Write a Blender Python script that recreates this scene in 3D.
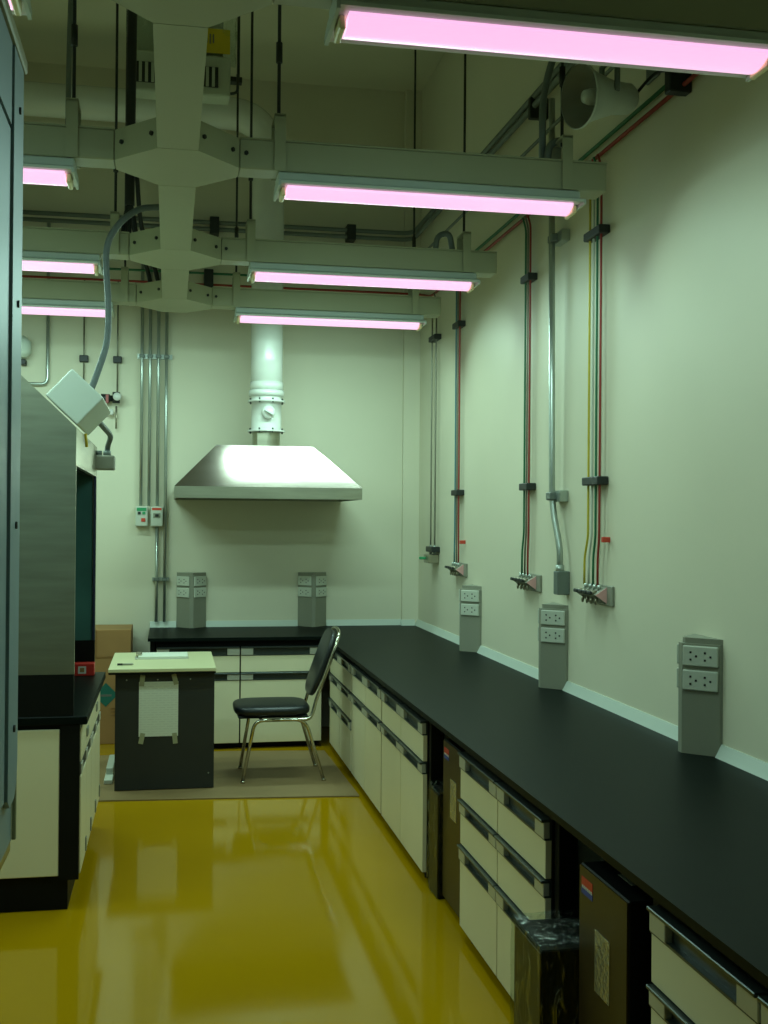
import bpy, bmesh, math, random
from mathutils import Vector, Matrix, noise
random.seed(7)
for o in list(bpy.data.objects): bpy.data.objects.remove(o)
scn = bpy.context.scene
COL = scn.collection

# ------------------------------------------------------------------ camera
H = 1.62
yaw, pitch, roll = math.radians(10.74), math.radians(0.35), math.radians(0.45)
fw = Vector((math.sin(yaw)*math.cos(pitch), math.cos(yaw)*math.cos(pitch), math.sin(pitch)))
rt = Vector((math.cos(yaw), -math.sin(yaw), 0)); up = rt.cross(fw)
rt, up = rt*math.cos(roll)+up*math.sin(roll), up*math.cos(roll)-rt*math.sin(roll)
cam_d = bpy.data.cameras.new('camera'); cam = bpy.data.objects.new('camera', cam_d); COL.objects.link(cam)
cam.matrix_world = Matrix(((rt.x, up.x, -fw.x, 0), (rt.y, up.y, -fw.y, 0), (rt.z, up.z, -fw.z, H), (0, 0, 0, 1)))
cam_d.sensor_width = 36; cam_d.sensor_fit = 'AUTO'; cam_d.lens = 1130/1024*36; cam_d.clip_start = 0.02
scn.camera = cam
# ------------------------------------------------------------------ world, exposure
w = bpy.data.worlds.new('world'); scn.world = w; w.use_nodes = True
w.node_tree.nodes['Background'].inputs[0].default_value = (0.6, 0.8, 0.5, 1)
w.node_tree.nodes['Background'].inputs[1].default_value = 0.02
vs = scn.view_settings
vs.view_transform = 'Standard'; vs.look = 'None'; vs.gamma = 1.0; vs.use_curve_mapping = False
vs.exposure = 0.0
LAMP_W = 14.8                      # each ceiling fitting
LAMP_COL = (0.60, 1.0, 0.85)

# ------------------------------------------------------------------ helpers
class MB:
    def __init__(s): s.v = []; s.f = []; s.sm = []
    def add(s, vs_, fs, smooth=False):
        n = len(s.v); s.v += [tuple(p) for p in vs_]
        for f in fs: s.f.append([i+n for i in f]); s.sm.append(smooth)
        return s
    def bm(s, bm, smooth=False, M=None):
        if M is not None: bmesh.ops.transform(bm, matrix=M, verts=bm.verts)
        bm.verts.index_update()
        s.add([v.co[:] for v in bm.verts], [[v.index for v in f.verts] for f in bm.faces], smooth); bm.free(); return s
    def box(s, x0, x1, y0, y1, z0, z1, bev=0, seg=1, M=None):
        x0, x1 = sorted((x0, x1)); y0, y1 = sorted((y0, y1)); z0, z1 = sorted((z0, z1))
        bm = bmesh.new(); bmesh.ops.create_cube(bm, size=1)
        for v in bm.verts:
            v.co = ((x0+x1)/2+v.co.x*(x1-x0), (y0+y1)/2+v.co.y*(y1-y0), (z0+z1)/2+v.co.z*(z1-z0))
        if bev: bmesh.ops.bevel(bm, geom=bm.edges[:], offset=bev, segments=seg, affect='EDGES', profile=0.5)
        return s.bm(bm, False, M)
    def prism(s, poly, axis, a, b):          # poly of 2-D points extruded along axis
        n = len(poly)
        def mk(p, t):
            return (t, p[0], p[1]) if axis == 'x' else (p[0], t, p[1]) if axis == 'y' else (p[0], p[1], t)
        V = [mk(p, a) for p in poly]+[mk(p, b) for p in poly]
        F = [list(range(n))[::-1], list(range(n, 2*n))]+[[i, (i+1) % n, n+(i+1) % n, n+i] for i in range(n)]
        bm = bmesh.new(); vv = [bm.verts.new(p) for p in V]
        for f in F: bm.faces.new([vv[i] for i in f])
        bmesh.ops.recalc_face_normals(bm, faces=bm.faces)
        return s.bm(bm)
    def tube(s, path, r, seg=10, smooth=True, cap=True):
        P = [Vector(p) for p in path]
        Q = [P[0]]
        for p in P[1:]:
            if (p-Q[-1]).length > 1e-5: Q.append(p)
        P = Q; n = len(P); T = []
        for i in range(n):
            T.append((P[min(i+1, n-1)]-P[max(i-1, 0)]).normalized())
        u = T[0].orthogonal().normalized(); V = []; R = r if isinstance(r, (list, tuple)) else [r]*n
        for i in range(n):
            if i: u = (u-T[i]*u.dot(T[i])).normalized()
            b = T[i].cross(u)
            for k in range(seg):
                a = 2*math.pi*k/seg; V.append(P[i]+(u*math.cos(a)+b*math.sin(a))*R[i])
        F = [[i*seg+k, i*seg+(k+1) % seg, (i+1)*seg+(k+1) % seg, (i+1)*seg+k] for i in range(n-1) for k in range(seg)]
        s.add(V, F, smooth)
        if cap:
            m = len(s.v)-n*seg
            s.f.append([m+k for k in range(seg)][::-1]); s.sm.append(False)
            s.f.append([m+(n-1)*seg+k for k in range(seg)]); s.sm.append(False)
        return s
    def lathe(s, prof, c, axis, seg=24, smooth=True):   # prof: (r, t) along axis from c
        A = Vector(axis).normalized(); u = A.orthogonal().normalized(); b = A.cross(u); c = Vector(c); V = []
        for r, t in prof:
            for k in range(seg):
                a = 2*math.pi*k/seg; V.append(c+A*t+(u*math.cos(a)+b*math.sin(a))*max(r, 1e-4))
        F = [[i*seg+k, i*seg+(k+1) % seg, (i+1)*seg+(k+1) % seg, (i+1)*seg+k] for i in range(len(prof)-1) for k in range(seg)]
        return s.add(V, F, smooth)
    def rotx(s): return s
    def build(s, name, mat, parent=None, world=True, **tags):
        me = bpy.data.meshes.new(name)
        off = Vector((0, 0, 0))
        o = bpy.data.objects.new(name, me); COL.objects.link(o)
        if parent is None:
            xs = [p[0] for p in s.v]; ys = [p[1] for p in s.v]; zs = [p[2] for p in s.v]
            off = Vector(((min(xs)+max(xs))/2, (min(ys)+max(ys))/2, min(zs))); o.location = off
        else:
            o.parent = parent
            if world:
                p = parent
                while p: off = off+p.location; p = p.parent
        me.from_pydata([(p[0]-off.x, p[1]-off.y, p[2]-off.z) for p in s.v], [], s.f)
        for p, q in zip(me.polygons, s.sm): p.use_smooth = q
        me.update(); bm = bmesh.new(); bm.from_mesh(me); bmesh.ops.recalc_face_normals(bm, faces=bm.faces); bm.to_mesh(me); bm.free()
        me.materials.append(mat)
        for k, v in tags.items():
            if v: o[k] = v
        return o
def thing(name, loc, label, category, group=None, rotz=0):
    o = bpy.data.objects.new(name, None); COL.objects.link(o); o.location = loc; o.rotation_euler.z = rotz
    o.empty_display_size = 0.1
    o['label'] = label; o['category'] = category
    if group: o['group'] = group
    return o
def dup(root, loc, label, rotz=None, mirror=False):
    def cp(o, par):
        c = o.copy(); COL.objects.link(c); c.parent = par
        for ch in o.children: cp(ch, c)
        return c
    r = cp(root, None); r.location = loc; r['label'] = label
    if rotz is not None: r.rotation_euler.z = rotz
    return r
def fillet(path, r, n=5):
    P = [Vector(p) for p in path]; out = [P[0]]
    for i in range(1, len(P)-1):
        a = P[i-1]-P[i]; b = P[i+1]-P[i]; d = min(r, a.length*.49, b.length*.49)
        A = P[i]+a.normalized()*d; B = P[i]+b.normalized()*d
        for k in range(n+1):
            t = k/n; out.append(A*(1-t)**2+P[i]*2*t*(1-t)+B*t*t)
    out.append(P[-1]); return out
def spline(pts, n=8):
    P = [Vector(p) for p in pts]; P = [P[0]*2-P[1]]+P+[P[-1]*2-P[-2]]; out = []
    for i in range(1, len(P)-2):
        for k in range(n):
            t = k/n; a, b, c, d = P[i-1:i+3]
            out.append(.5*((2*b)+(c-a)*t+(2*a-5*b+4*c-d)*t*t+(3*b-a-3*c+d)*t**3))
    out.append(P[-2]); return out

# ------------------------------------------------------------------ materials
MATS = {}
def mat(name, col, rough=.5, metal=0, spec=.5, var=.06, scale=6, bump=0, bscale=40, stretch=None, emit=None, estr=0, trans=0, coat=0):
    m = bpy.data.materials.new(name); m.use_nodes = True; nt = m.node_tree; N = nt.nodes; L = nt.links
    b = N['Principled BSDF']
    b.inputs['Roughness'].default_value = rough; b.inputs['Metallic'].default_value = metal
    b.inputs['Specular IOR Level'].default_value = spec; b.inputs['Coat Weight'].default_value = coat
    b.inputs['Coat Roughness'].default_value = .05
    b.inputs['Transmission Weight'].default_value = trans
    tc = N.new('ShaderNodeTexCoord'); mp = N.new('ShaderNodeMapping'); L.new(tc.outputs['Object'], mp.inputs[0])
    if stretch: mp.inputs['Scale'].default_value = stretch
    nz = N.new('ShaderNodeTexNoise'); nz.inputs['Scale'].default_value = scale; nz.inputs['Detail'].default_value = 4
    L.new(mp.outputs[0], nz.inputs[0])
    rp = N.new('ShaderNodeValToRGB'); L.new(nz.outputs[0], rp.inputs[0])
    rp.color_ramp.elements[0].position = .3; rp.color_ramp.elements[1].position = .7
    rp.color_ramp.elements[0].color = (*[max(0, c*(1-var)) for c in col], 1)
    rp.color_ramp.elements[1].color = (*[c*(1+var) for c in col], 1)
    L.new(rp.outputs[0], b.inputs['Base Color'])
    if bump:
        n2 = N.new('ShaderNodeTexNoise'); n2.inputs['Scale'].default_value = bscale; n2.inputs['Detail'].default_value = 3
        L.new(mp.outputs[0], n2.inputs[0]); bp = N.new('ShaderNodeBump'); bp.inputs['Strength'].default_value = bump
        bp.inputs['Distance'].default_value = .01
        L.new(n2.outputs[0], bp.inputs['Height']); L.new(bp.outputs[0], b.inputs['Normal'])
    if emit:
        b.inputs['Emission Color'].default_value = (*emit, 1); b.inputs['Emission Strength'].default_value = estr
    MATS[name] = m; return m
M_wall = mat('painted_wall', (.68, .65, .50), .55, spec=.3, var=.02, scale=1.5, bump=.03, bscale=60)
M_ceil = mat('painted_ceiling', (.64, .62, .46), .8, spec=.2, var=.03, scale=1.2)
M_floor = mat('yellow_epoxy_floor', (.36, .205, .001), .08, spec=.30, var=.05, scale=1.3, bump=.01, bscale=3)
M_top = mat('black_worktop', (.0035, .0065, .005), .42, spec=.06, var=.15, scale=25)
M_black = mat('black_laminate', (.005, .006, .005), .5, spec=.15, var=.1)
M_cream = mat('cream_laminate', (.76, .70, .47), .4, spec=.3, var=.02, scale=3)
M_chan = mat('dark_rail', (.07, .085, .08), .3, metal=.5, var=.1)
M_silver = mat('grey_handle_end', (.55, .55, .46), .4, metal=.3, var=.05)
M_side = mat('grey_side_panel', (.62, .70, .66), .5, var=.03)
M_upst = mat('pale_upstand', (.50, .56, .50), .4, var=.02)
M_ped = mat('grey_pedestal', (.25, .255, .195), .5, var=.03)
M_plate = mat('socket_plate', (.55, .58, .49), .35, var=.02)
M_hole = mat('socket_hole', (.01, .01, .01), .6)
M_trunk = mat('grey_trunking', (.37, .38, .24), .5, var=.03, scale=2)
M_lampw = mat('white_lamp_housing', (.50, .58, .52), .35, var=.02)
M_tray = mat('reflector_tray', (.62, .70, .62), .3, var=.02)
M_holder = mat('lampholder', (.75, .68, .35), .4)
M_lens = mat('lit_lens', (.9, .7, .85), .4, emit=(1.0, .50, .84), estr=1.0)
M_rod = mat('dark_rod', (.03, .035, .03), .5, metal=.5)
M_cond = mat('galvanised_conduit', (.42, .47, .43), .3, metal=.75, var=.08, scale=9)
M_gcond = mat('grey_conduit', (.16, .19, .17), .45, metal=.3)
M_yel = mat('yellow_pipe', (.55, .45, .04), .4); M_grn = mat('green_pipe', (.02, .16, .07), .4)
M_red = mat('red_pipe', (.30, .03, .02), .4); M_blu = mat('blue_pipe', (.07, .20, .22), .4)
M_cop = mat('copper_grey_pipe', (.20, .20, .15), .35, metal=.6)
M_clamp = mat('black_clamp', (.012, .016, .015), .5)
M_pink = mat('pink_label', (.80, .42, .40), .6)
M_brass = mat('valve_metal', (.35, .33, .24), .35, metal=.8)
M_steel = mat('brushed_steel', (.36, .36, .27), .34, metal=.9, var=.12, scale=3, stretch=(1, 1, 9))
M_hoodst = mat('hood_steel', (.34, .30, .26), .19, metal=.95, var=.06, scale=3, stretch=(1, 1, 6), bump=.04, bscale=3)
M_pvc = mat('white_pvc_duct', (.70, .72, .66), .22, var=.02, spec=.6)
M_white = mat('white_enclosure', (.66, .74, .66), .4, var=.01)
M_liner = mat('teal_liner', (.055, .16, .15), .3, spec=.4, var=.25, scale=2.5)
M_stile = mat('blue_black_stile', (.02, .03, .07), .4)
M_sash = mat('teal_glass', (.010, .040, .040), .2, spec=.3, trans=0, var=.05)
M_blue = mat('blue_grey_steel', (.22, .31, .35), .45, metal=.1, var=.05)
M_beige = mat('beige_edge', (.33, .33, .20), .45)
M_flex = mat('grey_flex', (.11, .14, .135), .45, bump=.5, bscale=120)
M_deskp = mat('dark_grey_board', (.030, .032, .027), .5, spec=.25, var=.06)
M_paper = mat('white_paper', (.66, .69, .58), .7, var=.02)
M_desktop = mat('cream_desktop', (.60, .58, .34), .35, var=.02)
M_chrome = mat('chrome_tube', (.60, .58, .48), .18, metal=1.0, var=.02)
M_vinyl = mat('black_vinyl', (.010, .013, .014), .35, bump=.05, bscale=200)
M_mat = mat('cardboard_mat', (.24, .16, .065), .6, var=.06, scale=3)
M_carton = mat('brown_cardboard', (.33, .18, .06), .75, var=.08, scale=4)
M_cartdk = mat('carton_tape', (.25, .13, .045), .35)
M_diam = mat('green_diamond', (.012, .13, .10), .5)
M_brown = mat('brown_metal', (.055, .036, .010), .4, spec=.3, var=.08)
M_sred = mat('sticker_red', (.55, .04, .02), .5); M_sblue = mat('sticker_blue', (.02, .05, .30), .5)
M_swht = mat('sticker_white', (.65, .65, .6), .5)
M_foil = mat('silver_label', (.55, .52, .36), .25, metal=.7, bump=.6, bscale=60)
M_redbox = mat('red_carton', (.55, .03, .02), .45)
M_bulky = mat('yellow_label', (.62, .46, .01), .5)
M_grill = mat('off_white_casing', (.42, .45, .34), .45)
M_horn = mat('grey_horn', (.60, .66, .60), .45)
M_btn = mat('button_red', (.6, .06, .03), .4); M_gl = mat('button_green', (.03, .30, .12), .4)
M_ink = mat('ink', (.12, .13, .11), .7)
def film_mat():
    m = bpy.data.materials.new('clear_plastic_film'); m.use_nodes = True; nt = m.node_tree; N = nt.nodes; L = nt.links
    for n in list(N):
        if n.type != 'OUTPUT_MATERIAL': N.remove(n)
    out = [n for n in N if n.type == 'OUTPUT_MATERIAL'][0]
    t = N.new('ShaderNodeBsdfTransparent'); t.inputs[0].default_value = (.88, .92, .88, 1)
    g = N.new('ShaderNodeBsdfGlossy'); g.inputs['Roughness'].default_value = .16; g.inputs[0].default_value = (.8, .85, .8, 1)
    mx = N.new('ShaderNodeMixShader'); tc = N.new('ShaderNodeTexCoord'); nz = N.new('ShaderNodeTexNoise')
    nz.inputs['Scale'].default_value = 14; nz.inputs['Detail'].default_value = 5; nz.inputs['Distortion'].default_value = 1.2
    mp = N.new('ShaderNodeMapping'); mp.inputs['Scale'].default_value = (2.2, 2.2, .7); L.new(tc.outputs['Object'], mp.inputs[0]); L.new(mp.outputs[0], nz.inputs[0])
    rp = N.new('ShaderNodeMapRange'); rp.inputs[1].default_value = .52; rp.inputs[2].default_value = .68; rp.inputs[3].default_value = .04; rp.inputs[4].default_value = .36
    L.new(nz.outputs[0], rp.inputs[0]); L.new(rp.outputs[0], mx.inputs[0])
    bp = N.new('ShaderNodeBump'); bp.inputs['Strength'].default_value = .9; bp.inputs['Distance'].default_value = .03
    L.new(nz.outputs[0], bp.inputs['Height']); L.new(bp.outputs[0], g.inputs['Normal'])
    L.new(t.outputs[0], mx.inputs[1]); L.new(g.outputs[0], mx.inputs[2]); L.new(mx.outputs[0], out.inputs[0]); return m
M_film = film_mat()
def print_mat():       # a printed sheet: paragraph rows in pale ink
    m = mat('printed_sheet', (.62, .65, .54), .7, var=.02); nt = m.node_tree; N = nt.nodes; L = nt.links
    b = N['Principled BSDF']; old = b.inputs['Base Color'].links[0].from_socket
    tc = N.new('ShaderNodeTexCoord'); br = N.new('ShaderNodeTexBrick')
    mp = N.new('ShaderNodeMapping'); mp.inputs['Rotation'].default_value = (math.pi/2, 0, 0)
    L.new(tc.outputs['Object'], mp.inputs[0]); L.new(mp.outputs[0], br.inputs[0])
    br.inputs['Scale'].default_value = 1; br.inputs['Brick Width'].default_value = .045; br.inputs['Row Height'].default_value = .014
    br.inputs['Mortar Size'].default_value = .005; br.inputs['Color1'].default_value = (.56, .58, .49, 1); br.inputs['Color2'].default_value = (.60, .62, .52, 1)
    br.inputs['Mortar'].default_value = (.64, .67, .56, 1); L.new(br.outputs[0], b.inputs['Base Color']); return m
M_print = print_mat()

# ------------------------------------------------------------------ the room
XW, YB, ZC, XL, YF = 1.93, 8.74, 5.0, -1.95, -1.2
HB = 0.786
def struct(name, mb, m): return mb.build(name, m, kind='structure')
struct('floor', MB().box(XL-.2, XW+.2, YF-.2, YB+.2, -.12, 0), M_floor)
struct('ceiling', MB().box(XL-.2, XW+.2, YF-.2, YB+.2, ZC, ZC+.15), M_ceil)
struct('wall_back', MB().box(XL-.2, XW+.2, YB, YB+.2, 0, ZC), M_wall)
struct('wall_right', MB().box(XW, XW+.2, YF-.2, YB, 0, ZC), M_wall)
struct('wall_left', MB().box(XL-.2, XL, YF-.2, YB, 0, ZC), M_wall)
struct('wall_front', MB().box(XL, XW, YF-.2, YF, 0, ZC), M_wall)
struct('trim_1', MB().box(1.80, XW, YB-.045, YB, HB, ZC), M_wall)     # shallow corner pilaster

# ------------------------------------------------------------------ ceiling lights
ROWS = [2.92, 4.46, 6.05, 7.36]
ROWP = [.78, .95, 1.2, 1.5]
ROWN = ['first row from the camera', 'second row from the camera', 'third row from the camera', 'row nearest the back wall']
def make_light():
    t = thing('ceiling_light', (0, 0, 0), '', 'light', 'fluorescent lights under the trunking arms')
    hw = .62
    MB().box(-hw, hw, -.060, .060, .072, .106, .005).build('housing', M_lampw, t)
    tr = MB().prism([(-.115, .046), (-.115, .056), (-.062, .0715), (.062, .0715), (.115, .056), (.115, .046), (.11, .046), (.10, .050), (-.10, .050), (-.11, .046)], 'x', -hw, hw)
    tr.build('reflector', M_tray, t)
    pr = [(-.074, .0495)]+[(-.074+.148*k/12, .040-.022*math.sin(math.pi*k/12)) for k in range(13)]+[(.074, .0495)]
    MB().prism(pr, 'x', -hw+.035, hw-.035).build('lens', M_lens, t)
    for s in (-1, 1):
        MB().box(s*(hw-.030), s*(hw-.012), -.05, .05, .014, .0495, .004).build('lampholder', M_holder, t)
        MB().prism([(-.116, .036), (.116, .036), (.116, .056), (.062, .074), (-.062, .074), (-.116, .056)], 'x', s*(hw-.006), s*(hw+.004)).build('end_plate', M_lampw, t)
    for q in (-1, 1):
        ld = bpy.data.lights.new('lamp_glow', 'AREA'); ld.shape = 'RECTANGLE'; ld.size = 1.16; ld.size_y = .09
        ld.energy = LAMP_W*.5; ld.color = LAMP_COL
        lo = bpy.data.objects.new('lamp_glow', ld); COL.objects.link(lo); lo.parent = t
        lo.location = (0, q*.050, .000); lo.rotation_euler.x = q*math.radians(35); ld.spread = math.radians(146)
    return t
L0 = make_light(); first = True
for i, y in enumerate(ROWS):
    for side, x in (('right', 1.025), ('left', -.985)):
        lab = f'lit fluorescent strip light under the {side} trunking branch, {ROWN[i]}'
        if first: lt = L0; L0.location = (x, y, 2.867); L0['label'] = lab; first = False
        else: lt = dup(L0, (x, y, 2.867), lab)
        for ch in lt.children:                 # power raised row by row towards the back, added to brighten the back wall
            if ch.type == 'LIGHT': ch.data = ch.data.copy(); ch.data.energy = LAMP_W*.5*ROWP[i]

# ------------------------------------------------------------------ trunking grid
ZT0, ZT1 = 2.975, 3.09
def make_cross():
    t = thing('trunking_cross', (0, 0, 0), '', 'trunking', 'cross pieces of the ceiling trunking')
    sx, ax, sy, ay = .075, .235, .235, .06
    poly = [(-sx, -sy), (sx, -sy), (ax, -ay), (ax, ay), (sx, sy), (-sx, sy), (-ax, ay), (-ax, -ay)]
    MB().prism(poly, 'z', ZT0-3, ZT1-3).build('cross_body', M_trunk, t, world=False)
    for s in (-1, 1):
        for k, f in enumerate((.12, .82)):
            x = s*(sx+(ax-sx)*f); y = -sy+(sy-ay)*f
            d = Vector((s*(sy-ay), -(ax-sx), 0)).normalized()
            MB().tube([Vector((x, y, .035)), Vector((x, y, .035))+d*.008], .009, 6).build('bolt', M_rod, t, world=False)
    return t
def make_arm():
    t = thing('cable_trunking', (0, 0, 0), '', 'trunking', 'side branches of the ceiling trunking')
    MB().box(.237, 1.74, -.06, .06, ZT0-3, ZT1-3, .004).build('trunk_body', M_trunk, t, world=False)
    MB().box(.237, 1.74, -.063, .063, ZT1-3, ZT1-3+.006).build('lid', M_trunk, t, world=False)
    for x in (.262,):
        MB().tube([(x, -.06, .035), (x, -.068, .035)], .009, 6).build('bolt', M_rod, t, world=False)
    return t
XS = .018
C0 = make_cross(); A0 = make_arm()
for i, y in enumerate(ROWS):
    lab = f'cross shaped grey trunking joint, {ROWN[i]}'
    if i == 0: C0.location = (XS, y, 3); C0['label'] = lab
    else: dup(C0, (XS, y, 3), lab)
    for side, rz in (('right', 0), ('left', math.pi)):
        lab = f'grey cable trunking branch running {side} from the spine, {ROWN[i]}'
        if i == 0 and side == 'right': A0.location = (XS, y, 3); A0['label'] = lab
        else: dup(A0, (XS, y, 3), lab, rz)
segs = [(1.2, ROWS[0]-.237, 'overhead beside the camera'), (ROWS[0]+.237, ROWS[1]-.237, 'between the first and second cross joints'),
        (ROWS[1]+.237, ROWS[2]-.237, 'between the second and third cross joints'), (ROWS[2]+.237, ROWS[3]-.237, 'between the third and fourth cross joints')]
for a, b, d in segs:
    t = thing('trunking_spine', (XS, a, ZT0), f'grey central trunking run {d}', 'trunking', 'spine lengths of the ceiling trunking')
    MB().box(XS-.075, XS+.075, a+.002, b-.002, ZT0, ZT1).build('trunk_body', M_trunk, t)
    MB().box(XS-.079, XS+.079, a+.002, b-.002, ZT1, ZT1+.006).build('lid', M_trunk, t)
# hangers: threaded rod from the ceiling with a flat strap round the arm
def hanger(x, y, lab, strap=True, r=.007):
    t = thing('hanger_rod', (x, y, ZT1), lab, 'hanger', 'rods that hang the trunking')
    zb = 3.17 if strap else ZT1+.006
    MB().tube([(x, y, zb), (x, y, ZC)], r, 8).build('rod', M_rod, t)
    if strap:
        MB().tube([(x, y, 3.42), (x, y, 3.50)], .013, 8).build('coupling', M_rod, t)
        m = MB().box(x-.022, x+.022, y-.072, y-.066, ZT0-.002, 3.19).box(x-.022, x+.022, y+.066, y+.072, ZT0-.002, 3.19).box(x-.022, x+.022, y-.072, y+.072, 3.185, 3.195)
        m.build('strap', M_trunk, t)
for i in (1, 2, 3):
    hanger(XS+.392, ROWS[i], f'dark rod at the inner end of the right branch, {ROWN[i]}')
    hanger(XS-(.392 if i == 1 else .31), ROWS[i], f'dark rod at the inner end of the left branch, {ROWN[i]}')
    hanger(1.585, ROWS[i], f'dark rod at the outer end of the right branch, {ROWN[i]}')
# cable entry gooseneck on the two right arms and a thick cable bundle on the left
for i, nm in ((1, 'second'), (2, 'third')):
    y = ROWS[i]; x = 1.60 if i == 1 else 1.50
    MB().tube(fillet([(x-.07, y+.03, ZT1+.008), (x-.06, y+.03, 3.19), (x+.01, y+.03, 3.21), (x+.03, y+.03, ZT1+.008)], .06), .016).build(
        'cable_gooseneck', M_gcond, None, label=f'grey bent cable entry on the outer end of the right arm, {nm} row', category='conduit', group='cable entries on trunking arms')
MB().tube(fillet([(1.52, 4.52, ZT1+.008), (1.52, 4.52, 3.42), (1.56, 4.40, 3.62), (1.56, 4.40, 4.6)], .15), .015).build(
    'cable_conduit', M_gcond, None, label='grey bent conduit dropping onto the second right arm beside the horn speaker', category='conduit')
t = thing('cable_bundle', (-.24, 6.05, ZT1), 'thick black cable bundle dropping from the ceiling onto the left trunking arm', 'cable')
MB().tube(spline([(-.205, 6.05, ZC), (-.215, 6.05, 4.2), (-.22, 6.05, 3.5), (-.22, 6.05, 3.25)]), .026).build('cable_sleeve', M_clamp, t)
for k, dx in enumerate((-.05, 0, .05)):
    MB().tube(spline([(-.22, 6.05, 3.27), (-.22+dx*.4, 6.05, 3.2), (-.22+dx*.7, 6.05, ZT1+.007)]), .011, 8).build('cable', M_clamp, t)
t = thing('cable_bundle', (-.14, 7.36, ZT1), 'pair of black cables dropping onto the trunking joint closest to the back wall', 'cable')
for dx in (0, .05):
    MB().tube(spline([(-.27+dx, 7.2, 3.75), (-.24+dx, 7.28, 3.45), (-.16+dx, 7.36, 3.22), (-.13+dx, 7.36, ZT1+.006)]), .014, 8).build('cable', M_clamp, t)

# ------------------------------------------------------------------ worktop and upstand
XF = 1.085; YFB = 7.93
t = thing('lab_worktop', (XF, YFB, HB-.022), 'long black L-shaped laboratory worktop along right and back walls', 'worktop')
MB().prism([(XW-.004, .6), (XF, .6), (XF, YFB), (-.14, YFB), (-.14, YB-.001), (1.799, YB-.001), (1.799, YB-.046), (XW-.004, YB-.046)], 'z', HB-.022, HB).build('worktop_slab', M_top, t)
u = .045
pedR = [3.82, 5.40, 6.97]; pedB = [.168, 1.093]
def up_r(a, b): return MB().prism([(XW, HB), (XW-.030, HB), (XW-.022, HB+.014), (XW-.006, HB+u), (XW, HB+u)], 'y', a, b)
def up_b(a, b, y=YB): return MB().prism([(y, HB), (y-.030, HB), (y-.022, HB+.014), (y-.006, HB+u), (y, HB+u)], 'x', a, b)
ys = [.6]+sum([[p-.112, p+.112] for p in pedR], [])+[YB-.045]
for a, b in zip(ys[::2], ys[1::2]): up_r(a, b).build('upstand', M_upst, t)
xs = [-.14]+sum([[p-.112, p+.112] for p in pedB], [])+[1.80]
for a, b in zip(xs[::2], xs[1::2]): up_b(a, b).build('upstand', M_upst, t)
up_b(1.79, XW-.03, YB-.045).build('upstand', M_upst, t)

# ------------------------------------------------------------------ socket pedestals (triangular)
def make_ped():
    t = thing('socket_pedestal', (0, 0, 0), '', 'socket', 'socket pedestals on the worktop')
    hgt = .415; r = .012; d = .11
    poly = [(-d, 0), (d, 0), (r, -d+r*.4), (0, -d), (-r, -d+r*.4)]
    bm = MB().prism([(-d, 0), (d, 0), (d, -.012), (.014, -d), (-.014, -d), (-d, -.012)], 'z', 0, hgt-.02)
    bm.prism([(-d, 0), (d, 0), (d-.01, -.012), (.010, -d+.014), (-.010, -d+.014), (-d+.01, -.012)], 'z', hgt-.02, hgt)
    bm.build('pedestal_body', M_ped, t, world=False)
    for s in (-1, 1):                       # both sloping faces carry two plates
        a = math.atan2(d-.012, d-.014)
        c = Vector((s*(d+.014)/2, -(d+.012)/2, 0))
        R = Matrix.Translation(c) @ Matrix.Rotation(s*a, 4, 'Z')
        for z in (.265, .352):
            p = MB().box(-.064, .064, -.010, .002, z-.036, z+.036, .004, 2, R).build('socket_plate', M_plate, t, world=False)
            for q in (-.026, .026):
                m = MB()
                for (hx, hz) in ((-.008, .013), (-.008, -.013), (.012, 0)):
                    m.box(q+hx-.0036, q+hx+.0036, -.0112, -.0085, z+hz-.0036, z+hz+.0036, 0, 1, R)
                m.build('socket', M_hole, p, world=False)
    return t
P0 = make_ped()
labs = ['grey two-faced socket pedestal on the worktop, nearest the camera by the right wall',
        'middle grey socket pedestal of three along the right wall worktop', 'grey socket pedestal farthest along the right wall worktop',
        'grey socket pedestal on the back worktop beside the vertical conduits', 'grey socket pedestal on the back worktop right of the steel canopy centre']
P0.location = (XW, pedR[0], HB); P0.rotation_euler.z = -math.pi/2; P0['label'] = labs[0]
dup(P0, (XW, pedR[1], HB), labs[1]); dup(P0, (XW, pedR[2], HB), labs[2])
dup(P0, (pedB[0], YB, HB), labs[3], 0); dup(P0, (pedB[1], YB, HB), labs[4], 0)

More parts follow.
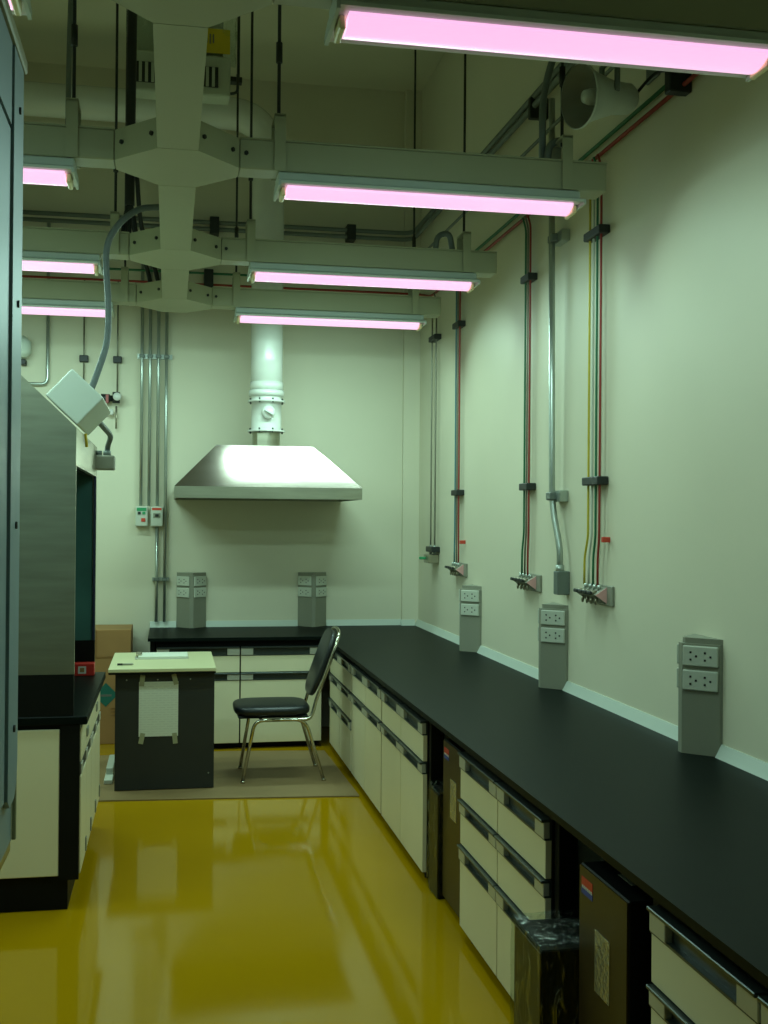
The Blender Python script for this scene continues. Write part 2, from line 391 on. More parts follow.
# ------------------------------------------------------------------ base cabinets
ZR = [(.655, .718), (.482, .535), (.30, .36)]       # handle rails
def cabinet(lab, a, b, rows, plane, group='cream fronted base cabinets'):
    # plane 'x': front faces -X at X=1.12, width a..b along Y;  'y': front faces -Y at Y=7.96, width along X
    F0 = 1.12 if plane == 'x' else 7.965
    def bx(u0, u1, d0, d1, z0, z1, bev=0, m=None):
        m = m or MB()
        if plane == 'x': return m.box(F0+d0, F0+d1, u0, u1, z0, z1, bev)
        return m.box(u0, u1, F0+d0, F0+d1, z0, z1, bev)
    base = (F0+.3, (a+b)/2, 0) if plane == 'x' else ((a+b)/2, F0+.3, 0)
    t = thing('base_cabinet', base, lab, 'cabinet', group)
    dep = .56
    bx(a, b, .021, dep, .10, HB-.0235).build('carcass', M_black, t)
    bx(a+.03, b-.03, .07, dep-.02, .03 if plane == 'x' else 0, .10).build('plinth', M_black, t)
    if plane == 'x':
        for yy in (a+.08, b-.08):
            m = MB().tube([(F0+.05, yy, 0), (F0+.05, yy, .015), (F0+.05, yy, .016), (F0+.05, yy, .10)], [.022, .022, .012, .012], 10); m.build('foot', M_black, t)
    if plane == 'x': MB().box(F0+.06, F0+dep-.01, a-.003, a-.0002, .10, HB-.03).build('side_panel', M_side, t)
    mid = (a+b)/2
    for c0, c1 in ((a+.006, mid-.005), (mid+.005, b-.006)):
        for k in range(rows):
            zt0, zt1 = ZR[k]; zb = ZR[k+1][1]+.004 if k < rows-1 else .045
            last = k == rows-1
            fr = bx(c0, c1, 0, .02, zb, zt0, .0015).build('door' if last else 'drawer_front', M_cream, t)
            m = MB()
            bx(c0, c1, -.003, .018, zt0, zt0+.006, 0, m); bx(c0, c1, -.014, .018, zt1-.010, zt1, .002, m); bx(c0, c1, .014, .02, zt0, zt1, 0, m)
            m.build('handle_rail', M_chan, fr)
            w_ = .085
            for e0, e1 in ((c0, c0+w_), (c1-w_, c1)):
                bx(e0, e1, -.006, .014, zt0+.004, zt1-.008, .002).build('handle_end', M_silver, fr)
    return t
cabinet('cream base cabinet with three handle rails in the far corner behind the chair', 6.96, 7.90, 3, 'x')
cabinet('cream base cabinet between the corner unit and the unit beside the open gap', 5.94, 6.94, 2, 'x')
cabinet('cream base cabinet of drawers over tall doors beside the first open gap', 4.92, 5.92, 2, 'x')
cabinet('cream base cabinet with three tiers of fronts between the two open gaps', 3.25, 4.27, 3, 'x')
cabinet('cream base cabinet at the near bottom right corner, mostly cut off by the frame', 1.48, 2.50, 2, 'x')
cabinet('cream base cabinet under the back worktop, partly hidden by the desk', -.085, 1.075, 2, 'y')
for lab, ya in (('black support post beside the wrapped box at the first gap', 4.875), ('black support post of the three tier cabinet at the second gap', 3.205), ('black support post of the nearest cabinet beside the tall brown case', 2.505)):
    MB().box(1.145, 1.205, ya, ya+.038, 0, HB-.0235, .002).build('support_post', M_black, None, label=lab, category='post', group='black worktop supports')
MB().box(-.125, -.09, 7.99, 8.70, 0, HB-.0235, .002).build('end_panel', M_black, None, label='black end panel under the left end of the back worktop', category='panel', group='black worktop supports')

# ------------------------------------------------------------------ tall brown cases and wrapped boxes in the gaps
def tall_case(lab, x, ya, yb, h, dep):
    t = thing('equipment_case', (x+dep/2, (ya+yb)/2, 0), lab, 'case', 'tall brown cases under the worktop')
    MB().box(x+.004, x+dep, ya, yb, .02, h, .004).build('case_body', M_black, t)
    MB().box(x, x+.005, ya+.004, yb-.004, .03, h-.004).build('front_panel', M_brown, t)
    s = MB().box(x-.001, x+.001, yb-.10, yb-.02, h-.055, h-.030).build('flag_sticker', M_sred, t, label='red and blue sticker')
    m = MB()
    for k in range(6): m.box(x-.0016, x, yb-.096+k*.0125, yb-.088+k*.0125, h-.060, h-.052)
    m.build('sticker_mark', M_swht, s)
    MB().box(x-.0012, x+.001, yb-.10, yb-.02, h-.075, h-.060).build('sticker_band', M_sblue, s)
    MB().box(x-.0015, x+.001, (ya+yb)/2-.055, (ya+yb)/2+.045, h-.30, h-.14).build('rating_label', M_foil, t, label='crinkled silver label')
    MB().box(x+.06, x+.14, (ya+yb)/2-.05, (ya+yb)/2+.04, h, h+.0015).build('top_label', M_ped, t)
    for q in (ya+.04, yb-.04):
        for p in (x+.05, x+dep-.05): MB().tube([(p, q, 0), (p, q, .02)], .018, 8).build('foot', M_clamp, t)
tall_case('tall brown metal case in the first gap beside the small wrapped box', 1.15, 4.32, 4.67, .69, .42)
tall_case('tall brown metal case in the gap nearest the camera, behind the wrapped box', 1.105, 2.60, 2.93, .69, .42)
def wrapped(lab, x, ya, yb, h, dep, seed):
    t = thing('wrapped_box', (x+dep/2, (ya+yb)/2, 0), lab, 'box', 'boxes wrapped in clear film')
    MB().box(x+.008, x+dep-.008, ya+.008, yb-.008, 0, h-.01, .004).build('box_body', M_black, t)  # shade of the unlit sides put into the colour: black body, brown front
    MB().box(x+.004, x+.0085, ya+.012, yb-.012, .004, h-.02).build('front_panel', M_brown, t)
    bm = bmesh.new(); bmesh.ops.create_cube(bm, size=1)
    bmesh.ops.subdivide_edges(bm, edges=bm.edges[:], cuts=11, use_grid_fill=True)
    for v in bm.verts:
        p = Vector((x+dep/2+v.co.x*(dep+.006), (ya+yb)/2+v.co.y*(yb-ya+.006), h/2+v.co.z*h+.006))
        n = noise.noise(Vector((p.x*9+seed, p.y*9, p.z*5)))*.006+noise.noise(Vector((p.x*25+seed, p.y*25, p.z*20)))*.004
        d = Vector((v.co.x, v.co.y, v.co.z if v.co.z > 0 else 0)); d = d.normalized() if d.length > .01 else d
        v.co = p+d*n; v.co.z = max(v.co.z, .002)
    MB().bm(bm, False).build('plastic_film', M_film, t)
wrapped('low brown box in clear film standing in the first gap, farther from the camera', 1.13, 4.685, 4.865, .46, .40, 3)
wrapped('low brown box in crinkled film sticking out of the nearest gap', 1.0, 2.945, 3.20, .455, .40, 11)

# ------------------------------------------------------------------ steel canopy and its duct
t = thing('canopy_hood', (.67, 8.2, 1.75), 'stainless steel canopy hood hanging on the back wall', 'hood')
x0, x1, y0, y1 = .03, 1.315, 7.75, 8.72; tx0, tx1, ty0, ty1 = .315, .99, 7.915, 8.45
def ring(m, a, za, b, zb):
    A = [(a[0], a[2], za), (a[1], a[2], za), (a[1], a[3], za), (a[0], a[3], za)]; B = [(b[0], b[2], zb), (b[1], b[2], zb), (b[1], b[3], zb), (b[0], b[3], zb)]
    m.add(A+B, [[i, (i+1) % 4, 4+(i+1) % 4, 4+i] for i in range(4)]); return m
lip = ring(MB(), (x0, x1, y0, y1), 1.752, (x0, x1, y0, y1), 1.832)
ring(lip, (x0+.01, x1-.01, y0+.01, y1-.01), 1.752, (x0+.01, x1-.01, y0+.01, y1-.01), 1.832)
lip.add([(x0, y0, 1.752), (x1, y0, 1.752), (x1, y1, 1.752), (x0, y1, 1.752), (x0+.01, y0+.01, 1.752), (x1-.01, y0+.01, 1.752), (x1-.01, y1-.01, 1.752), (x0+.01, y1-.01, 1.752)],
        [[i, (i+1) % 4, 4+(i+1) % 4, 4+i] for i in range(4)])
lip.build('rim', M_steel, t)
can = ring(MB(), (x0, x1, y0, y1), 1.832, (tx0, tx1, ty0, ty1), 2.125)
can.add([(tx0, ty0, 2.125), (tx1, ty0, 2.125), (tx1, ty1, 2.125), (tx0, ty1, 2.125)], [[0, 1, 2, 3]])
ring(can, (x0+.012, x1-.012, y0+.012, y1-.012), 1.832, (tx0+.012, tx1-.012, ty0+.012, ty1-.012), 2.11)
can.build('canopy', M_hoodst, t)
DX, DY = .682, 8.2
MB().lathe([(.10, 0), (.10, .118)], (DX, DY, 2.12), (0, 0, 1)).build('steel_collar', M_steel, t)
MB().box(DX-.075, DX+.005, DY-.115, DY-.09, 2.125, 2.225, .003).build('collar_bracket', M_steel, t)
t = thing('exhaust_duct', (DX, DY, 2.235), 'white plastic exhaust duct with damper rising from the canopy and turning left', 'duct')
dm = MB().lathe([(.108, 0), (.135, 0), (.135, .012), (.108, .012), (.108, .215), (.135, .215), (.135, .228), (.112, .228), (.112, .26), (.128, .26), (.128, .30), (.118, .30), (.112, .31)], (DX, DY, 2.24), (0, 0, 1), 28)
dm.build('damper_section', M_pvc, t)
kn = MB().lathe([(.0, .034), (.043, .032), (.048, .02), (.048, -.02)], (DX+.005, DY-.112, 2.375), (0, -1, 0), 20).build('damper_knob', M_pvc, t)
MB().box(-.036, .036, -.012, .012, -.008, .008, .003, 1, Matrix.Translation((DX+.005, DY-.157, 2.375)) @ Matrix.Rotation(.5, 4, 'Y')).build('knob_grip', M_white, kn)
for z in (2.246, 2.461):
    for k in range(8):
        a = k*math.pi/4+.3; MB().tube([(DX+.124*math.cos(a), DY+.124*math.sin(a), z-.014), (DX+.124*math.cos(a), DY+.124*math.sin(a), z+.02)], .006, 6).build('flange_bolt', M_rod, t)
path = fillet([(DX, DY, 2.54), (DX, DY, 3.0), (DX, DY, 4.535), (-1.0, DY, 4.535), (XL+.02, DY, 4.535)], .30, 10)
MB().tube(path, .115, 28).build('duct_pipe', M_pvc, t)
MB().tube([(DX, DY, 2.545), (DX, DY, 2.60)], .120, 28).build('duct_coupling', M_pvc, t)

# ------------------------------------------------------------------ conduits and pipes on the back wall
WY = YB-.028
CG = 'service runs high on the walls'
def run(name, lab, path, r, m, seg=8): return MB().tube(path, r, seg).build(name, m, None, label=lab, category='pipe', group=CG)
def wallrun(lab, z, off, r, m):
    return run('service_pipe', lab, fillet([(XL+.02, YB-off, z), (1.74-off, YB-off, z), (1.74-off, YB-.045-off, z), (XW-off, YB-.045-off, z), (XW-off, YF+.05, z)], .06), r, m)
run('service_pipe', 'upper grey conduit running high round the back and right walls', fillet([(XL+.02, YB-.075, 3.86), (XW-.075, YB-.075, 3.86), (XW-.075, YF+.05, 3.78)], .12), .017, M_gcond)
run('service_pipe', 'lower grey conduit beneath the upper conduit round the back and right walls', fillet([(XL+.02, YB-.075, 3.81), (XW-.075, YB-.075, 3.81), (XW-.075, YF+.05, 3.735)], .12), .017, M_gcond)
run('service_pipe', 'thin grey pipe below the conduits round the walls', fillet([(XL+.02, YB-.075, 3.62), (XW-.075, YB-.075, 3.62), (XW-.075, YF+.05, 3.50)], .10), .009, M_gcond)
run('service_pipe', 'green gas pipe running along the right wall and round the back corner', fillet([(XL+.02, YB-.085, 3.47), (XW-.032, YB-.085, 3.47), (XW-.032, 8.2, 3.33), (XW-.032, YF+.05, 3.32)], .10), .009, M_grn)
run('service_pipe', 'red gas pipe running along the right wall below the green pipe', fillet([(XL+.02, YB-.085, 3.385), (XW-.032, YB-.085, 3.385), (XW-.032, 8.2, 3.28), (XW-.032, YF+.05, 3.265)], .10), .009, M_red)
def clamp(lab, x0, x1, y0, y1, z0, z1):
    MB().box(x0, x1, y0, y1, z0, z1, .004).build('pipe_clamp', M_clamp, None, label=lab, category='clamp', group='clamps on the wall pipes')
clamp('black pipe clamp on the gas pipes behind the horn speaker', XW-.09, XW, 3.98, 4.03, 3.245, 3.345)
clamp('black pipe clamp on the conduits above the second trunking arm', XW-.10, XW, 5.64, 5.68, 3.72, 3.83)
clamp('black pipe clamp on the conduits over the third trunking arm', XW-.10, XW, 6.9, 6.95, 3.60, 3.70)
clamp('black pipe clamp on the back wall runs right of the spine', .28, .35, YB-.11, YB, 3.77, 3.90)
clamp('black pipe clamp on the thin back wall pipes right of the spine', .24, .31, YB-.11, YB, 3.36, 3.50)
clamp('black pipe clamp on the back wall runs behind the second light', 1.33, 1.40, YB-.11, YB, 3.78, 3.90)
t = thing('conduit_drop', (-.125, WY, HB), 'four bright metal conduits dropping down the back wall to switches', 'conduit')
for x, zb in ((-.215, 1.705), (-.155, 1.705), (-.093, 1.705), (-.033, HB+.045)):
    MB().tube([(x, WY-.01, zb), (x, WY-.01, 3.79)], .0125, 10).build('conduit', M_cond, t)
MB().tube([(-.093, WY-.01, HB+.045), (-.093, WY-.01, 1.555)], .0125, 10).build('conduit', M_cond, t)
MB().box(-.25, .01, WY-.004, YB, 2.815, 2.85).build('clamp_rail', M_cond, t)
MB().box(-.125, .0, WY-.004, YB, 1.135, 1.165).build('clamp_rail', M_cond, t)
for x in (-.215, -.155, -.093, -.033): MB().box(x-.02, x+.02, WY-.028, WY-.004, 2.82, 2.845, .003).build('saddle', M_gcond, t)
for x in (-.093, -.033): MB().box(x-.02, x+.02, WY-.028, WY-.004, 1.138, 1.162, .003).build('saddle', M_gcond, t)
def switchbox(lab, x, kind):
    t = thing('switch_box', (x, YB-.035, 1.55), lab, 'switch', 'switch boxes on the back wall')
    MB().box(x-.045, x+.045, YB-.075, YB, 1.55, 1.70, .008, 2).build('box_casing', M_plate, t)
    y = YB-.077
    if kind == 0:
        MB().box(x-.035, x+.035, y, y+.004, 1.665, 1.69).build('top_label', M_gl, t)
        MB().box(x-.028, x-.006, y-.004, y+.003, 1.64, 1.66).build('button', M_clamp, t); MB().box(x+.006, x+.028, y-.004, y+.003, 1.64, 1.66).build('button', M_gl, t)
        MB().box(x-.002, x+.028, y-.005, y+.003, 1.585, 1.612, .002).build('stop_button', M_btn, t)
    else:
        MB().box(x-.035, x+.035, y, y+.004, 1.672, 1.69).build('top_label', M_btn, t)
        MB().box(x-.026, x+.026, y-.002, y+.003, 1.615, 1.650).build('breaker_window', M_ped, t); MB().box(x-.012, x+.014, y-.012, y+.003, 1.625, 1.642, .002).build('breaker_lever', M_clamp, t)
switchbox('pale start-stop switch box with green label and red button on the back wall', -.207, 0)
switchbox('pale breaker box with red label to the right of the start-stop switch', -.095, 1)
# thin drops on the left of the back wall
t = thing('pipe_drop', (-.90, WY, 2.6), 'bright conduit bending left on the back wall above the fume hood', 'conduit')
MB().tube(fillet([(-.90, WY-.005, 3.8), (-.90, WY-.005, 2.60), (-1.25, WY-.005, 2.60)], .05), .013, 10).build('conduit', M_cond, t)
t = thing('pipe_drop', (-.64, WY, 2.4), 'thin grey pipe with one clamp on the back wall behind the white enclosure', 'pipe')
MB().tube([(-.64, WY-.005, 3.39), (-.64, WY-.005, 2.40)], .006, 8).build('pipe', M_cop, t)
MB().box(-.672, -.608, WY-.02, YB, 2.775, 2.825, .004).build('clamp', M_clamp, t)
t = thing('pipe_drop', (-.395, WY, 2.3), 'thin grey pipe feeding the pressure regulator on the back wall', 'pipe')
MB().tube([(-.395, WY-.005, 3.39), (-.395, WY-.005, 2.55)], .006, 8).build('pipe', M_cop, t)
MB().tube([(-.40, WY-.02, 2.45), (-.40, WY-.02, 2.28)], .007, 8).build('drain_tail', M_brass, t)
MB().box(-.427, -.363, WY-.02, YB, 2.775, 2.825, .004).build('clamp', M_clamp, t)
t = thing('pressure_regulator', (-.44, WY-.03, 2.44), 'black pressure regulator with a white round gauge on the back wall', 'regulator')
MB().lathe([(0, 0), (.032, 0), (.032, .06), (.022, .065), (.022, .13), (0, .13)], (-.51, WY-.035, 2.505), (1, 0, 0), 14).build('regulator_body', M_clamp, t)
MB().tube([(-.40, WY-.045, 2.55), (-.40, WY-.045, 2.47)], .028, 14).build('filter_bowl', M_clamp, t)
MB().lathe([(.030, 0), (.030, .02), (0, .02)], (-.392, WY-.07, 2.515), (0, -1, 0), 18).build('gauge', M_swht, t)
MB().box(-.475, -.455, WY-.07, WY-.005, 2.47, 2.53).build('bonnet_ring', M_red, t)
MB().box(-.475, -.42, WY-.045, WY-.015, 2.38, 2.425, .01, 2).build('drain_cup', M_swht, t)
t = thing('wall_lamp', (-1.10, YB-.05, 2.74), 'small white dome fitting high on the back wall at far left', 'lamp')
MB().lathe([(0, .0), (.06, .005), (.09, .04), (.09, .12), (.05, .16), (0, .165)], (-1.10, YB-.095, 2.78), (0, 0, 1), 18).build('dome', M_white, t)
MB().box(-1.09, -1.05, YB-.09, YB, 2.735, 2.775, .004).build('bracket', M_clamp, t)

# ------------------------------------------------------------------ pipe drops and gas outlets on the right wall
PX = XW-.032
GD = 'gas pipe drops on the right wall'
def drop(lab, y, mats, gap, zb, offs, ztop=3.27, r=.0058, hi=True):
    t = thing('pipe_drop', (PX, y, zb), lab, 'pipe', GD); n = len(mats)
    for k, m in enumerate(mats):
        yy = y-(k-(n-1)/2)*gap; ye = y-(k-(n-1)/2)*offs[0]-offs[1]
        pth = fillet([(PX, ye, zb), (PX, ye, zb+.12), (PX, yy, zb+.22), (PX, yy, ztop-.06), (PX-.02, yy, ztop)], .03, 3)
        MB().tube(pth, r, 8).build('pipe', m, t)
    w_ = (n-1)*gap/2+.030
    for z in ((2.93, 1.80) if hi else (2.95,)):
        MB().box(PX-.022, XW, y-w_, y+w_, z-.019, z+.019, .004).build('clamp', M_clamp, t)
    return t
drop('pair of thin grey pipes dropping beside the corner on the right wall', 8.08, [M_cop, M_cop], .13, 1.42, (.13, 0), hi=False, r=.006)
drop('blue, grey and red pipes dropping to the gas outlet farthest from the camera', 7.38, [M_blu, M_cop, M_red], .048, 1.325, (.055, .0))
drop('green, grey and red pipes dropping to the middle gas outlet', 5.87, [M_grn, M_cop, M_red], .040, 1.325, (.05, -.02))
drop('yellow, pale, green and red pipes dropping to the nearest gas outlet', 4.88, [M_yel, M_plate, M_grn, M_red], .046, 1.325, (.055, -.03))
def make_outlet():
    t = thing('gas_outlet', (0, 0, 0), '', 'outlet', 'gas outlets on the right wall')
    # local: wall at x=0, room towards -x, camera side -y
    MB().box(-.012, 0, -.175, .13, -.045, .045, .003).build('wall_plate', M_ped, t, world=False)
    MB().prism([(0, .045), (-.066, .002), (0, -.045)], 'y', -.11, .13).build('wedge_body', M_ped, t, world=False)
    MB().prism([(0, .044), (-.064, .002), (0, -.044)], 'y', -.114, -.1101).build('end_label', M_pink, t, world=False, label='pink triangular label')
    for k in range(4):
        y = -.075+k*.055
        v = MB().tube([(-.045, y, .012), (-.075, y, .012)], .010, 8).build('valve', M_brass, t, world=False)
        MB().box(-.086, -.074, y-.024, y+.024, .004, .020, .003).build('valve_handle', M_clamp, v, world=False)
        MB().tube([(-.044, y, -.012), (-.048, y, -.03), (-.048, y, -.042)], [.008, .007, .005], 8).build('nozzle', M_brass, t, world=False)
        MB().tube([(-.032, y, .045), (-.032, y, .02)], .009, 8).build('inlet_fitting', M_cond, t, world=False)
    return t
G0 = make_outlet(); G0.location = (XW, 4.88, 1.285); G0['label'] = 'grey gas outlet with pink triangle and black taps, nearest the camera'
dup(G0, (XW, 5.87, 1.285), 'grey gas outlet with pink triangle in the middle of the right wall')
dup(G0, (XW, 7.38, 1.285), 'grey gas outlet with pink triangle farthest along the right wall')
for lab, y, z in (('small red tag on the wall above the nearest gas outlet', 4.765, 1.535), ('small red tag on the wall above the farthest gas outlet', 7.27, 1.47)):
    MB().box(PX-.006, XW, y-.008, y+.008, z-.012, z+.012, .002).build('pipe_tag', M_btn, None, label=lab, category='tag', group='red pipe tags')
t = thing('water_valve', (PX, 8.09, 1.30), 'small metal valve with green lever below the pair of thin pipes', 'valve')
MB().box(PX-.03, XW, 7.98, 8.18, 1.38, 1.42, .004).build('clamp', M_clamp, t)
MB().box(PX-.05, XW-.001, 8.0, 8.16, 1.30, 1.365, .006).build('valve_body', M_brass, t)
MB().box(PX-.10, PX-.05, 8.075, 8.095, 1.325, 1.345, .004).build('lever', M_gl, t)
for y in (8.015, 8.145): MB().tube([(PX, y, 1.36), (PX, y, 1.43)], .010, 8).build('union_nut', M_cond, t)
t = thing('power_conduit', (PX, 5.35, 1.26), 'thick bright conduit kinked down the right wall to a grey box', 'conduit')
MB().tube(fillet([(PX-.035, 5.395, 3.73), (PX-.02, 5.395, 1.70), (PX-.01, 5.30, 1.48), (PX-.01, 5.30, 1.36)], .09), .016, 12).build('conduit', M_cond, t)
for z in (3.03, 1.74): MB().box(PX-.012, XW, 5.30, 5.44, z-.028, z+.028, .003).build('clamp_plate', M_cond, t); MB().box(PX-.042, PX-.006, 5.36, 5.43, z-.020, z+.020, .005).build('saddle', M_gcond, t)
MB().box(XW-.065, XW, 5.27, 5.33, 1.255, 1.37, .004).build('terminal_box', M_gcond, t)
MB().tube([(PX-.01, 5.30, 1.36), (PX-.01, 5.30, 1.40)], .022, 10).build('box_nut', M_cond, t)
MB().box(XW-.008, XW, 5.345, 5.42, 1.255, 1.375, .003).build('blank_plate', M_plate, None, label='pale blank plate on the right wall beside the conduit box', category='plate')

# ------------------------------------------------------------------ horn loudspeaker
t = thing('horn_speaker', (1.80, 4.30, 3.15), 'grey horn loudspeaker on a bracket high on the right wall', 'speaker')
ax = Vector((-1, -.25, -.12)).normalized(); mo = Vector((1.565, 4.22, 3.29))
MB().lathe([(.122, 0), (.126, -.006), (.117, -.012), (.096, -.06), (.080, -.11), (.066, -.16), (.060, -.24), (.045, -.262), (0, -.266)], mo, ax, 32).build('horn_bell', M_horn, t)
MB().lathe([(.120, -.002), (.088, -.06), (.07, -.11), (0, -.115)], mo, ax, 32).build('horn_throat', M_ped, t)
MB().lathe([(.0, -.025), (.025, -.03), (.032, -.055), (.030, -.10)], mo, ax, 20).build('reflex_cone', M_horn, t)
MB().tube([mo-ax*.15+Vector((0, -.08, 0)), mo-ax*.15+Vector((0, -.08, .15)), mo-ax*.15+Vector((0, .08, .15)), mo-ax*.15+Vector((0, .08, 0))], .012, 8).build('yoke', M_gcond, t)
MB().tube([mo-ax*.15+Vector((0, 0, .15)), (XW-.01, 4.32, 3.50)], .014, 8).build('wall_arm', M_gcond, t)
MB().box(XW-.012, XW, 4.26, 4.38, 3.42, 3.58, .003).build('wall_plate', M_gcond, t)
MB().tube(spline([mo-ax*.26, (1.88, 4.22, 3.40), (1.90, 4.10, 3.38), (XW-.02, 4.02, 3.42)]), .006, 6).build('speaker_cable', M_clamp, t)

# ------------------------------------------------------------------ wrapped ceiling unit
t = thing('ceiling_unit', (.08, 7.1, 4.21), 'pale slotted air unit under the ceiling wrapped in clear plastic with yellow label', 'air unit')
MB().box(-.25, .345, 7.0, 7.16, 4.21, 4.46, .015, 2).build('casing', M_grill, t)
MB().box(-.22, .30, 7.05, 7.15, 4.46, 4.80).build('upper_casing', M_grill, t)
MB().box(-.23, .27, 6.994, 7.002, 4.26, 4.385).build('grille', M_clamp, t)
for k in range(13):
    x = -.20+k*.0365; MB().box(x-.007, x+.011, 6.982, 6.998, 4.262, 4.38, .002).build('grille_slat', M_grill, t)
lb = MB().box(.0, .34, 7.005, 7.01, 4.475, 4.625).build('yellow_label', M_bulky, t, label='yellow label')
for k in range(3): MB().box(.195+k*.02, .203+k*.02, 7.001, 7.0045, 4.535-.005*(k == 1), 4.59).build('label_mark', M_ink, lb)
bm = bmesh.new(); bmesh.ops.create_cube(bm, size=1); bmesh.ops.subdivide_edges(bm, edges=bm.edges[:], cuts=9, use_grid_fill=True)
for v in bm.verts:
    p = Vector((.05+v.co.x*.66, 7.10+v.co.y*.18, 4.64+v.co.z*.34)); n = noise.noise(p*11)*.016+noise.noise(p*30)*.008
    v.co = p+v.co.normalized()*n
MB().bm(bm).build('plastic_wrap', M_film, t)
for x in (-.24, .40):
    MB().tube([(x, 7.1, 4.36), (x, 7.1, ZC)], .007, 8).build('support_rod', M_rod, t)
    MB().box(x-.07 if x > 0 else x-.02, x+.02 if x > 0 else x+.07, 7.07, 7.13, 4.335, 4.365).build('support_foot', M_rod, t)
    s = 1 if x > 0 else -1
    MB().tube(fillet([(x-.01*s, 7.02, 4.36), (x-.01*s, 7.02, 4.245), (x-.07*s, 7.02, 4.235)], .03), .009, 8).build('drain_hook', M_clamp, t)

# ------------------------------------------------------------------ conduit drops high at left
MB().tube(fillet([(-.52, 6.9, ZC), (-.60, 6.9, 4.75), (-.61, 6.9, 4.2), (-.61, 6.9, 3.6)], .12), .016).build('cable_conduit', M_gcond, None, label='dark bent conduit coming down from the ceiling above the left lights', category='conduit')

# ------------------------------------------------------------------ fume hood on the left with its base
FX, FY0, FY1 = -.38, 4.80, 6.15; BXk = -1.25
t = thing('fume_hood', (-.8, 5.47, .80), 'brushed steel fume hood with sloping top and dark teal interior on the left', 'fume hood')
prof = [(BXk, .972), (FX, .972), (FX, 1.985), (-.80, 2.385), (BXk, 2.385)]
for a, b in ((FY0, FY0+.025), (FY1-.025, FY1)): MB().prism(prof, 'y', a, b).build('side_panel', M_steel, t)
MB().prism([(FX-.02, 1.83), (FX, 1.83), (FX, 1.985), (FX-.02, 1.975)], 'y', FY0+.026, FY1-.026).build('fascia', M_steel, t)
MB().prism([(FX, 1.986), (-.80, 2.386), (-.80, 2.37), (FX-.01, 1.97)], 'y', FY0+.026, FY1-.026).build('sloping_panel', M_beige, t)
MB().box(BXk, -.80, FY0+.026, FY1-.026, 2.37, 2.386).build('top_panel', M_steel, t)
MB().box(BXk, BXk+.02, FY0+.026, FY1-.026, .80, 2.37).build('back_panel', M_steel, t)
for a, b in ((FY0, FY0+.035), (FY1-.035, FY1)): MB().box(BXk, FX-.001, a, b, .801, .971).build('base_skirt', M_black, t)
MB().prism([(BXk+.021, .972), (FX-.012, .972), (FX-.021, 1.965), (-.80, 2.365), (BXk+.021, 2.365)], 'y', FY1-.034, FY1-.0255).build('liner_panel', M_liner, t, label='dark teal inner wall panel')
MB().box(FX-.012, FX-.001, FY1-.045, FY1-.0255, .972, 1.83).build('front_stile', M_stile, t)
MB().box(FX-.045, FX-.035, FY0+.03, FY1-.05, 1.845, 2.0).build('sash_glass', M_sash, t)
MB().box(FX-.050, FX-.030, FY0+.03, FY1-.05, 1.832, 1.844).build('sash_handle', M_black, t)
# electrical enclosure across the slope
sd = Vector((.43, 0, -.40)).normalized(); nd = Vector((.40, 0, .43)).normalized()
c = Vector((-.80, 0, 2.386))+sd*.40
Mx = Matrix(((sd.x, 0, nd.x, c.x), (0, 1, 0, 0), (sd.z, 0, nd.z, c.z), (0, 0, 0, 1)))
MB().box(0, .175, 4.80, 5.44, .003, .158, .006, 2, Mx).build('electrical_enclosure', M_white, t)
MB().tube([(-.372, 5.2, 1.99), (-.366, 5.2, 1.93)], .007, 6).build('tag_strip', M_bulky, t)
MB().box(-.40, -.285, 6.04, 6.155, 1.865, 1.94, .008, 2).build('junction_box', M_ped, t)
for x in (-.37, -.325): MB().tube([(x, 6.09, 1.94), (x, 6.09, 1.965)], .020, 10).build('cable_gland', M_gcond, t)
MB().tube(spline([(-.335, 5.40, 2.07), (-.315, 5.6, 2.05), (-.30, 5.9, 2.03), (-.32, 6.07, 1.99), (-.325, 6.09, 1.95)]), .014, 8).build('link_conduit', M_flex, t)
MB().tube(spline([(-.365, 5.25, 2.165), (-.335, 5.27, 2.25), (-.292, 5.34, 2.42), (-.288, 5.38, 2.60), (-.300, 5.40, 2.85), (-.255, 5.40, 2.97), (-.16, 5.40, 3.055), (-.060, 5.40, 3.075)], 10), .015, 12).build(
    'flexible_conduit', M_flex, None, label='grey flexible conduit looping from the white enclosure up to the trunking', category='conduit')
t = thing('hood_base_cabinet', (-.8, 5.47, 0), 'black framed base cabinet with cream panels carrying the fume hood', 'cabinet')
MB().box(BXk, -.325, FY0-.006, FY1, .765, .80, .004).build('hood_worktop', M_top, t)
MB().box(BXk, -.372, FY0+.02, FY1-.02, .13, .764).build('carcass', M_black, t)
MB().box(BXk+.05, -.40, FY0+.03, FY1-.03, 0, .129).build('plinth', M_black, t)
MB().box(-1.22, -.435, FY0+.004, FY0+.0195, .145, .745, .003).build('end_panel', M_cream, t)
MB().box(-.434, -.355, FY0+.002, FY0+.019, .129, .764).build('corner_post', M_black, t)
for a, b in ((FY0+.03, 5.465), (5.475, FY1-.03)):
    d = MB().box(-.3715, -.350, a, b, .605, .745, .002).build('drawer_front', M_cream, t)
    MB().box(-.3498, -.343, (a+b)/2-.04, (a+b)/2+.04, .655, .695, .003).build('drawer_pull', M_ped, d)
    r_ = MB().box(-.3715, -.354, a, b, .548, .604).build('handle_rail', M_chan, t)
    for e in (a, b-.08, (a+b)/2-.04): MB().box(-.3538, -.347, e, e+.08, .555, .598, .002).build('handle_end', M_silver, r_)
    mm = (a+b)/2
    for p, q in ((a, mm-.003), (mm+.003, b)):
        d = MB().box(-.3715, -.350, p, q, .145, .546, .002).build('door', M_cream, t)
        MB().box(-.3498, -.344, q-.05, q-.02, .16, .22, .002).build('hinge_cover', M_ped, d)
